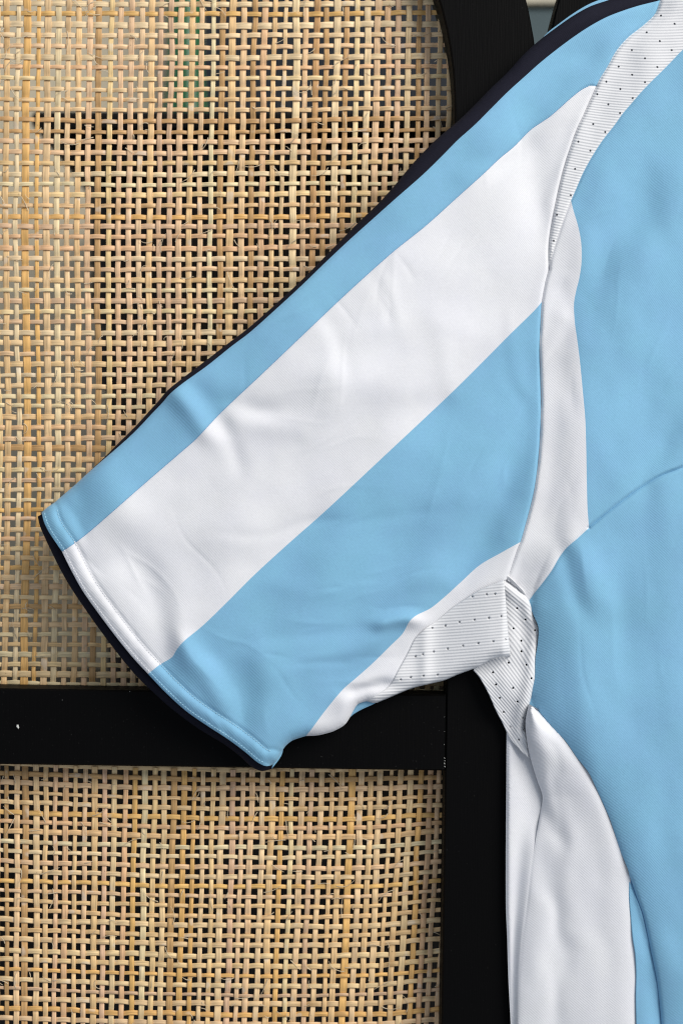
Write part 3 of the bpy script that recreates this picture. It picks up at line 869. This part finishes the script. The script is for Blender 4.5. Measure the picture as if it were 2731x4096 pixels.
FRONT = []
def panel(name, outline, hfun, mat, parent, holes=None, hole_r=4.3, rib=None, grid=8.0, thick=None, label=None):
    """one cut of cloth: outline (closed, grid units) filled with a fine mesh and raised by hfun"""
    poly = np.asarray(outline)
    keep = np.linalg.norm(poly - np.roll(poly, 1, axis=0), axis=1) > 0.4
    poly = poly[keep]
    lo, hi = poly.min(0), poly.max(0)
    gy = np.arange(lo[1], hi[1], grid*0.866)
    pts = []
    for k, yy in enumerate(gy):
        xx = np.arange(lo[0] + (grid*0.5 if k % 2 else 0), hi[0], grid)
        pts.append(np.stack([xx, np.full_like(xx, yy)], 1))
    pts = np.concatenate(pts)
    pts = pts + rng.uniform(-0.25, 0.25, pts.shape)
    pts = pts[inside(pts, poly)]
    closed = np.vstack([poly, poly[:1]])
    if grid <= 8.0:
        tg = np.roll(poly, -1, axis=0) - np.roll(poly, 1, axis=0)
        tg /= np.linalg.norm(tg, axis=1, keepdims=True) + 1e-9
        nn = np.stack([-tg[:, 1], tg[:, 0]], 1)
        area2 = np.sum(poly[:, 0]*np.roll(poly[:, 1], -1) - np.roll(poly[:, 0], -1)*poly[:, 1])
        if area2 < 0: nn = -nn
        kb_ = KDTree(len(poly))
        for q, (a, b) in enumerate(poly): kb_.insert((a, b, 0), q)
        kb_.balance()
        rows = []
        for od in (4.5, 10.0):
            r_ = poly + nn*od
            r_ = r_[inside(r_, poly)]
            rows.append(r_[[kb_.find((a, b, 0))[2] > od*0.93 for a, b in r_]])
        pts = pts[[kb_.find((a, b, 0))[2] > 14.0 for a, b in pts]]
        rows = np.concatenate(rows)
        pts = np.concatenate([rows, pts]) if len(rows) else pts
    kd = KDTree(len(poly))
    for q, (a, b) in enumerate(poly): kd.insert((a, b, 0), q)
    kd.balance()
    pts = pts[[kd.find((a, b, 0))[2] > (3.6 if grid <= 8.0 else grid*0.5) for a, b in pts]]
    cons = [(i, (i+1) % len(poly)) for i in range(len(poly))]
    allp = [poly]
    n = len(poly)
    hc = []
    if holes:
        for (hx, hy) in holes:
            c = np.array([[hx, hy]])
            if not inside(c, poly)[0] or pl_dist(c, closed)[0][0] < hole_r + 3: continue
            hc.append((hx, hy))
            a = np.arange(10)/10*2*np.pi
            rr = hole_r*(1 + 0.12*np.sin(2*a + hx))
            ring = np.stack([hx + rr*1.12*np.cos(a), hy + rr*np.sin(a)], 1)
            allp.append(ring)
            cons += [(n+q, n+(q+1) % 10) for q in range(10)]
            n += 10
            pts = pts[np.hypot(pts[:, 0]-hx, pts[:, 1]-hy) > hole_r*1.5]
    allp.append(pts)
    V2 = np.concatenate(allp)
    r = delaunay_2d_cdt([Vector((float(a), float(b))) for a, b in V2], cons, [], 0, 1e-4)
    vv = np.array([(q.x, q.y) for q in r[0]])
    ff = np.array(r[2], dtype=int)
    cen = vv[ff].mean(1)
    ok = inside(cen, poly)
    for (hx, hy) in hc:
        ok &= np.hypot(cen[:, 0]-hx, cen[:, 1]-hy) > hole_r*0.93
    ff = ff[ok]
    used = np.unique(ff)
    remap = -np.ones(len(vv), int); remap[used] = np.arange(len(used))
    vv = vv[used]; ff = remap[ff]
    h = hfun(vv)
    V = PV(vv[:, 0], vv[:, 1], h)
    # faces toward the room (-y)
    a, b, c = V[ff[:, 0]], V[ff[:, 1]], V[ff[:, 2]]
    ny = np.cross(b-a, c-a)[:, 1]
    ff[ny > 0] = ff[ny > 0][:, ::-1]
    me = bpy.data.meshes.new(name)
    me.vertices.add(len(V)); me.vertices.foreach_set("co", V.ravel())
    me.loops.add(ff.size); me.loops.foreach_set("vertex_index", ff.ravel().astype(np.int32))
    me.polygons.add(len(ff)); me.polygons.foreach_set("loop_start", np.arange(0, ff.size, 3, dtype=np.int32))
    me.polygons.foreach_set("use_smooth", np.ones(len(ff), bool))
    me.update(calc_edges=True)
    if rib is not None:
        at = me.attributes.new("rib", 'FLOAT', 'POINT')
        at.data.foreach_set("value", rib(vv[:, 0], vv[:, 1]).astype(np.float32))
    me.materials.append(mat)
    o = bpy.data.objects.new(name, me)
    COL.objects.link(o)
    o.parent = parent
    if hfun is hF or thick == 0:
        FRONT.append((o, vv, ff, V))
    else:
        md = o.modifiers.new("thickness", 'SOLIDIFY'); md.thickness = thick or 0.0007; md.offset = -1
    if label: o["label"] = label
    return o

shirt = empty("football_shirt", None, "sky blue and white striped football shirt with black piping hanging on the screen", "shirt")

def seg(curve, a, b):
    """points of a traced curve between two of its own points"""
    ia = curve.index(a); ib = curve.index(b)
    return curve[ia:ib+1]

cuff1 = seg(CUFF, (168,2050), (249,2206)); cuff2 = seg(CUFF, (249,2206), (593,2696)); cuff3 = seg(CUFF, (593,2696), (1086,3061))
panel("shoulder_piping", cm(TO, rev(TI), [(3250,-280),(3250,-330)]), hF, M_black, shirt, label="black band along the shoulder and top of the sleeve")
panel("sleeve_stripe", cm(TI, TAIL, cuff1, B1, rev(A1), [(3000,-300),(3250,-280)]), hF, M_blue, shirt, label="upper sky blue stripe of the sleeve")
panel("sleeve_stripe", cm(cuff2, B2, rev(A3), rev(A2), rev(B1)), hF, M_white, shirt, label="broad white stripe of the sleeve")
panel("sleeve_stripe", cm(cuff3, BOT_BLUE, B3, rev(A4), rev(B2)), hF, M_blue, shirt, label="lower sky blue stripe of the sleeve")
panel("underarm_strip", cm(BOT_WHITE, FLAP_UP, [(2014,2321),(2026,2317)], rev(A5), rev(B3)), hF, M_white, shirt, label="white strip along the underside of the sleeve")
panel("armhole_band", cm(A3, A4, A5, [(2026,2317),(2065,2353),(2110,2409)], rev(C2), rev(C1), MR2), hF, M_white, shirt, label="white band down the armhole")
panel("chest_panel", cm(MR, C1, E, [(3250,1690),(3250,700),(3250,-160)]), hF, M_blue, shirt, label="sky blue upper chest")
panel("body_panel", cm(C2, G_R, F_R, G_S, [(2668,4600),(3250,4600)], [(3250,4600),(3250,1690)], rev(E)), hF, M_blue, shirt, label="sky blue lower body below the chest seam")

def c1(cx, cy): return (1700 + cx/1.521, cy/1.521)
def c3(cx, cy): return (1300 + cx/1.4255, 2100 + cy/1.4255)
hol_r = [c1(*q) for q in [(1432,95),(1515,145),(1345,197),(1425,250),(1497,305),(1255,305),(1335,355),(1410,408),(1175,405),(1257,455),(1335,500),(1100,497),(1185,542),(1260,597),(1045,573),
         (1112,635),(1183,688),(1020,755),(1093,803),(930,862),(1003,917),(910,1028),(822,1148),(884,1188),(800,1307),(780,1465)]]
hol_f = [c3(*q) for q in [(838,408),(920,395),(967,393),(765,553),(850,540),(932,530),(1003,520),(610,588),(685,575),(618,722),(698,706),(785,688),(872,675),(957,663),(1028,653),(515,750),
         (557,738),(488,870),(560,860),(640,855),(430,882)]]
hol_g = [c3(*q) for q in [(1093,475),(1140,540),(1073,590),(1195,600),(1117,660),(1117,720),(1145,797),(1175,875),(955,840),(1045,785),(972,910),(1070,930),(1095,1008),(993,987),(1017,1067),
         (1053,1150),(1103,1225),(1128,1100)]]
panel("raglan_mesh", cm(A1, A2, rev(MR2), rev(MR), [(3250,-160),(3000,-300)]), hF, M_rib, shirt, holes=hol_r, grid=6.0,
      rib=lambda x, y: (y - 0.16*(x-2400) + 7*np.sin(y/62.0)*np.exp(-((y-480)/120)**2) + 26*((x-2350)/300.0)**2)/11.3, label="white ribbed mesh insert with punched holes at the shoulder")
panel("gusset_mesh", cm(FLAP_UP, FLAP_R, FLAP_B), hFlap, M_rib, shirt, holes=hol_f, grid=6.0,
      rib=lambda x, y: (y + 0.07*(x-1800) + 10*((x-1800)/200.0)**2 * 0.3)/11.8, label="white ribbed mesh flap folded out under the arm")
panel("gusset_mesh", cm([(1985,2296),(2032,2303),(2072,2343),(2118,2402)], [(2118,2402)] + [(a+7, b) for a, b in G_R[1:-1]] + [(2120,2818)], [(2120,2818),(2103,2872),(2098,2917),(2107,2977),(2112,3032)],
      [(2112,3032),(2072,2994),(2037,2952),(2009,2893),(1980,2837),(1952,2773),(1917,2710),(1893,2682)], [(1893,2682),(1900,2640),(1950,2480),(1985,2296)]), hGus, M_rib, shirt, holes=hol_g, grid=6.0,
      rib=lambda x, y: ((y-2323)*0.62 - (x-2026)*0.80*(0.75+0.35*sstep((y-2500)/350.0)) + 9*np.sin(y/75.0))/11.4, label="white ribbed mesh gusset set back beside the body")
panel("side_panel", cm([(2114,2816)], [(a+26, b-6) for a, b in F_R[1:]] + [(a+26, b) for a, b in F_R2[1:]], [(2576,4600),(2072,4600)], rev(F_L)), hSide, M_white, shirt, thick=0, label="white side panel hanging in folds")
LNG = cT(G_S)
def hStrip(p):
    d, _ = pl_dist(p, LNG)
    x, y = p[:, 0], p[:, 1]
    return hF(p) + sstep(d/60.0)*(0.3 + 0.5*vnoise(x/60+7, y/130))
panel("side_strip", cm(G_S, [(2668,4600),(2550,4600)], rev(F_R2)), hStrip, M_blue, shirt, label="narrow sky blue strip beside the white panel")
bl = [(2025,2840),(2024,3094),(2022,3357),(2022,3620),(2027,3752),(2032,3916),(2041,4096),(2060,4600)]
panel("back_panel", cm(bl, [(2060,4600),(2072,4600)], rev(F_L[F_L.index((2160,3250)):]), [(2160,3250),(2300,3245)], [(2300,3245),(2300,2840)], [(2300,2840),(2025,2840)]), hBack, M_white, shirt, thick=0, label="white back of the shirt hanging against the frame")
# back half of the sleeve: black lined cuff, blue beyond
inner = [(1086,3076),(1130,3010),(1120,2930),(1000,2850),(850,2760),(700,2620),(560,2450),(420,2250),(300,2080),(250,2020)]
panel("cuff_binding", cm(BLACK_OUT, inner[0:2]+inner[2:], [(250,2020),(200,2040),(152,2066)]), hSleeveBack, M_black, shirt, label="black binding showing behind the cuff")
panel("sleeve_back", np.array(cm([(1120,2932),(1223,2930),(1300,2922),(1375,2890),(1412,2858),(1450,2836),(1500,2813),(1560,2775),(1700,2725),(1850,2680),(1990,2600),(2000,2300),(2080,1900),
      (2090,1200),(2150,800),(2280,400),(2100,330),(1900,530),(1500,930),(1000,1380),(640,1650),(330,1950),(262,2025)], rev(inner)[0:], step=14)), lambda p: 6.4 + 0.5*vnoise(p[:,0]/160, p[:,1]/160), M_blue, shirt, grid=22, label="inside of the back of the sleeve")
panel("shoulder_back", cm([(2170,150),(2192,127),(2226,101),(2292,53),(2357,15),(2423,-10),(2500,-36),(2900,-205),(3250,-350)], [(3250,-350),(3250,600),(2700,700)], [(2700,700),(2400,500),(2170,150)]),
      lambda p: 7.0 + 0*p[:, 0], M_blue, shirt, grid=16, label="sky blue back of the shoulder")

# mesh is doubled: a second white layer shows through the punched holes
panel("mesh_backing", cm(A1, A2, rev(MR2), rev(MR), [(3250,-160),(3000,-300)], step=14), lambda p: hF(p) - 1.0, M_white, shirt, grid=16)
panel("mesh_backing", cm(FLAP_UP, FLAP_R, FLAP_B, step=14), lambda p: hFlap(p) - 1.0, M_white, shirt, grid=16)

# neighbouring cuts are sewn together: average their normals along the shared seams
acc = {}
recs = []
for (o, vv, ff, V) in FRONT:
    fn = np.cross(V[ff[:, 1]]-V[ff[:, 0]], V[ff[:, 2]]-V[ff[:, 0]])
    nv = np.zeros_like(V)
    for k in range(3):
        np.add.at(nv, ff[:, k], fn)
    e = np.sort(np.concatenate([ff[:, [0, 1]], ff[:, [1, 2]], ff[:, [2, 0]]]), axis=1)
    ue, cnt = np.unique(e, axis=0, return_counts=True)
    bnd = np.unique(ue[cnt == 1])
    keys = [(round(float(a), 1), round(float(b), 1)) for a, b in vv[bnd]]
    for q, kk in zip(bnd, keys):
        acc[kk] = acc.get(kk, 0) + nv[q]
    recs.append((o, nv, bnd, keys))
for (o, nv, bnd, keys) in recs:
    for q, kk in zip(bnd, keys):
        nv[q] = acc[kk]
    nv /= np.linalg.norm(nv, axis=1, keepdims=True) + 1e-12
    o.data.normals_split_custom_set_from_vertices(nv.tolist())

# stitching
def offset_curve(curve, off, step=2.0):
    c = catmull(curve, step)
    t = np.gradient(c, axis=0); t /= np.linalg.norm(t, axis=1, keepdims=True)
    n = np.stack([t[:, 1], -t[:, 0]], 1)      # toward the sleeve for the cuff (runs down-right)
    return c + n*off
def stitches(name, line, pitch, duty, r, mat, hfun, lift, cond):
    arc = np.concatenate([[0], np.cumsum(np.linalg.norm(np.diff(line, axis=0), axis=1))])
    vs, fs = [], []
    for s0 in np.arange(4, arc[-1]-pitch, pitch):
        ss = s0 + np.array([0, 0.2, 0.5, 0.8, 1.0])*pitch*duty
        q = np.stack([np.interp(ss, arc, line[:, 0]), np.interp(ss, arc, line[:, 1])], 1)
        if not cond(q[2]): continue
        hh = hfun(q)
        hm = hh.mean()*0.5 + hh*0.5 + lift*np.array([-0.5, 0.6, 1.0, 0.6, -0.5])
        t = q[-1]-q[0]; t = t/np.linalg.norm(t); n = np.array([-t[1], t[0]])
        b = len(vs)
        for k in range(5):
            rr = r*(0.5 if k in (0, 4) else 1.0)
            for (o_, dh) in ((-rr, -0.12), (-rr*0.6, 0.10), (rr*0.6, 0.10), (rr, -0.12)):
                vs.append(tuple(PV(q[k, 0]+n[0]*o_, q[k, 1]+n[1]*o_, hm[k]+dh)))
        for k in range(4):
            for j in range(3):
                fs.append((b+k*4+j, b+k*4+j+1, b+(k+1)*4+j+1, b+(k+1)*4+j))
    o = link_mesh(name, vs, fs, mat, shirt)
    o["kind"] = "stuff"
    return o
def in_white(q):
    # between the two stripe boundaries near the cuff
    a = (q[0]-249)*0.62 + (q[1]-2206)*0.80
    b = (q[0]-593)*0.62 + (q[1]-2696)*0.80
    return a > 0 and b < 0
for off, r, lift in ((11, 2.3, 0.22), (63, 2.0, 0.34)):
    line = offset_curve(CUFF[:-1], off)
    stitches("hem_stitching", line, 13.0, 0.86, r, M_thread_w, hF, lift, in_white)
    stitches("hem_stitching", line, 13.0, 0.86, r, M_thread_b, hF, lift, lambda q: not in_white(q))

# sewn seam lines
M_seam = fabric("deep_blue_thread", (0.075, 0.20, 0.40), grain=0.0)
M_seam_w = fabric("grey_thread", (0.36, 0.37, 0.42), grain=0.0)
stitches("seam_thread", catmull(B1[:-1], 2.0), 8.0, 1.0, 1.35, M_seam, hF, 0.12, lambda q: True)
stitches("seam_thread", catmull(E, 2.0), 8.0, 1.0, 1.7, M_seam, hF, 0.12, lambda q: True)
stitches("seam_thread", catmull(G_S, 2.0), 8.0, 1.0, 1.7, M_seam, hF, 0.12, lambda q: True)
stitches("seam_thread", catmull(A2 + A3[1:] + A4[1:] + A5[1:-1], 2.0), 8.0, 1.0, 1.4, M_seam_w, hF, 0.12, lambda q: True)
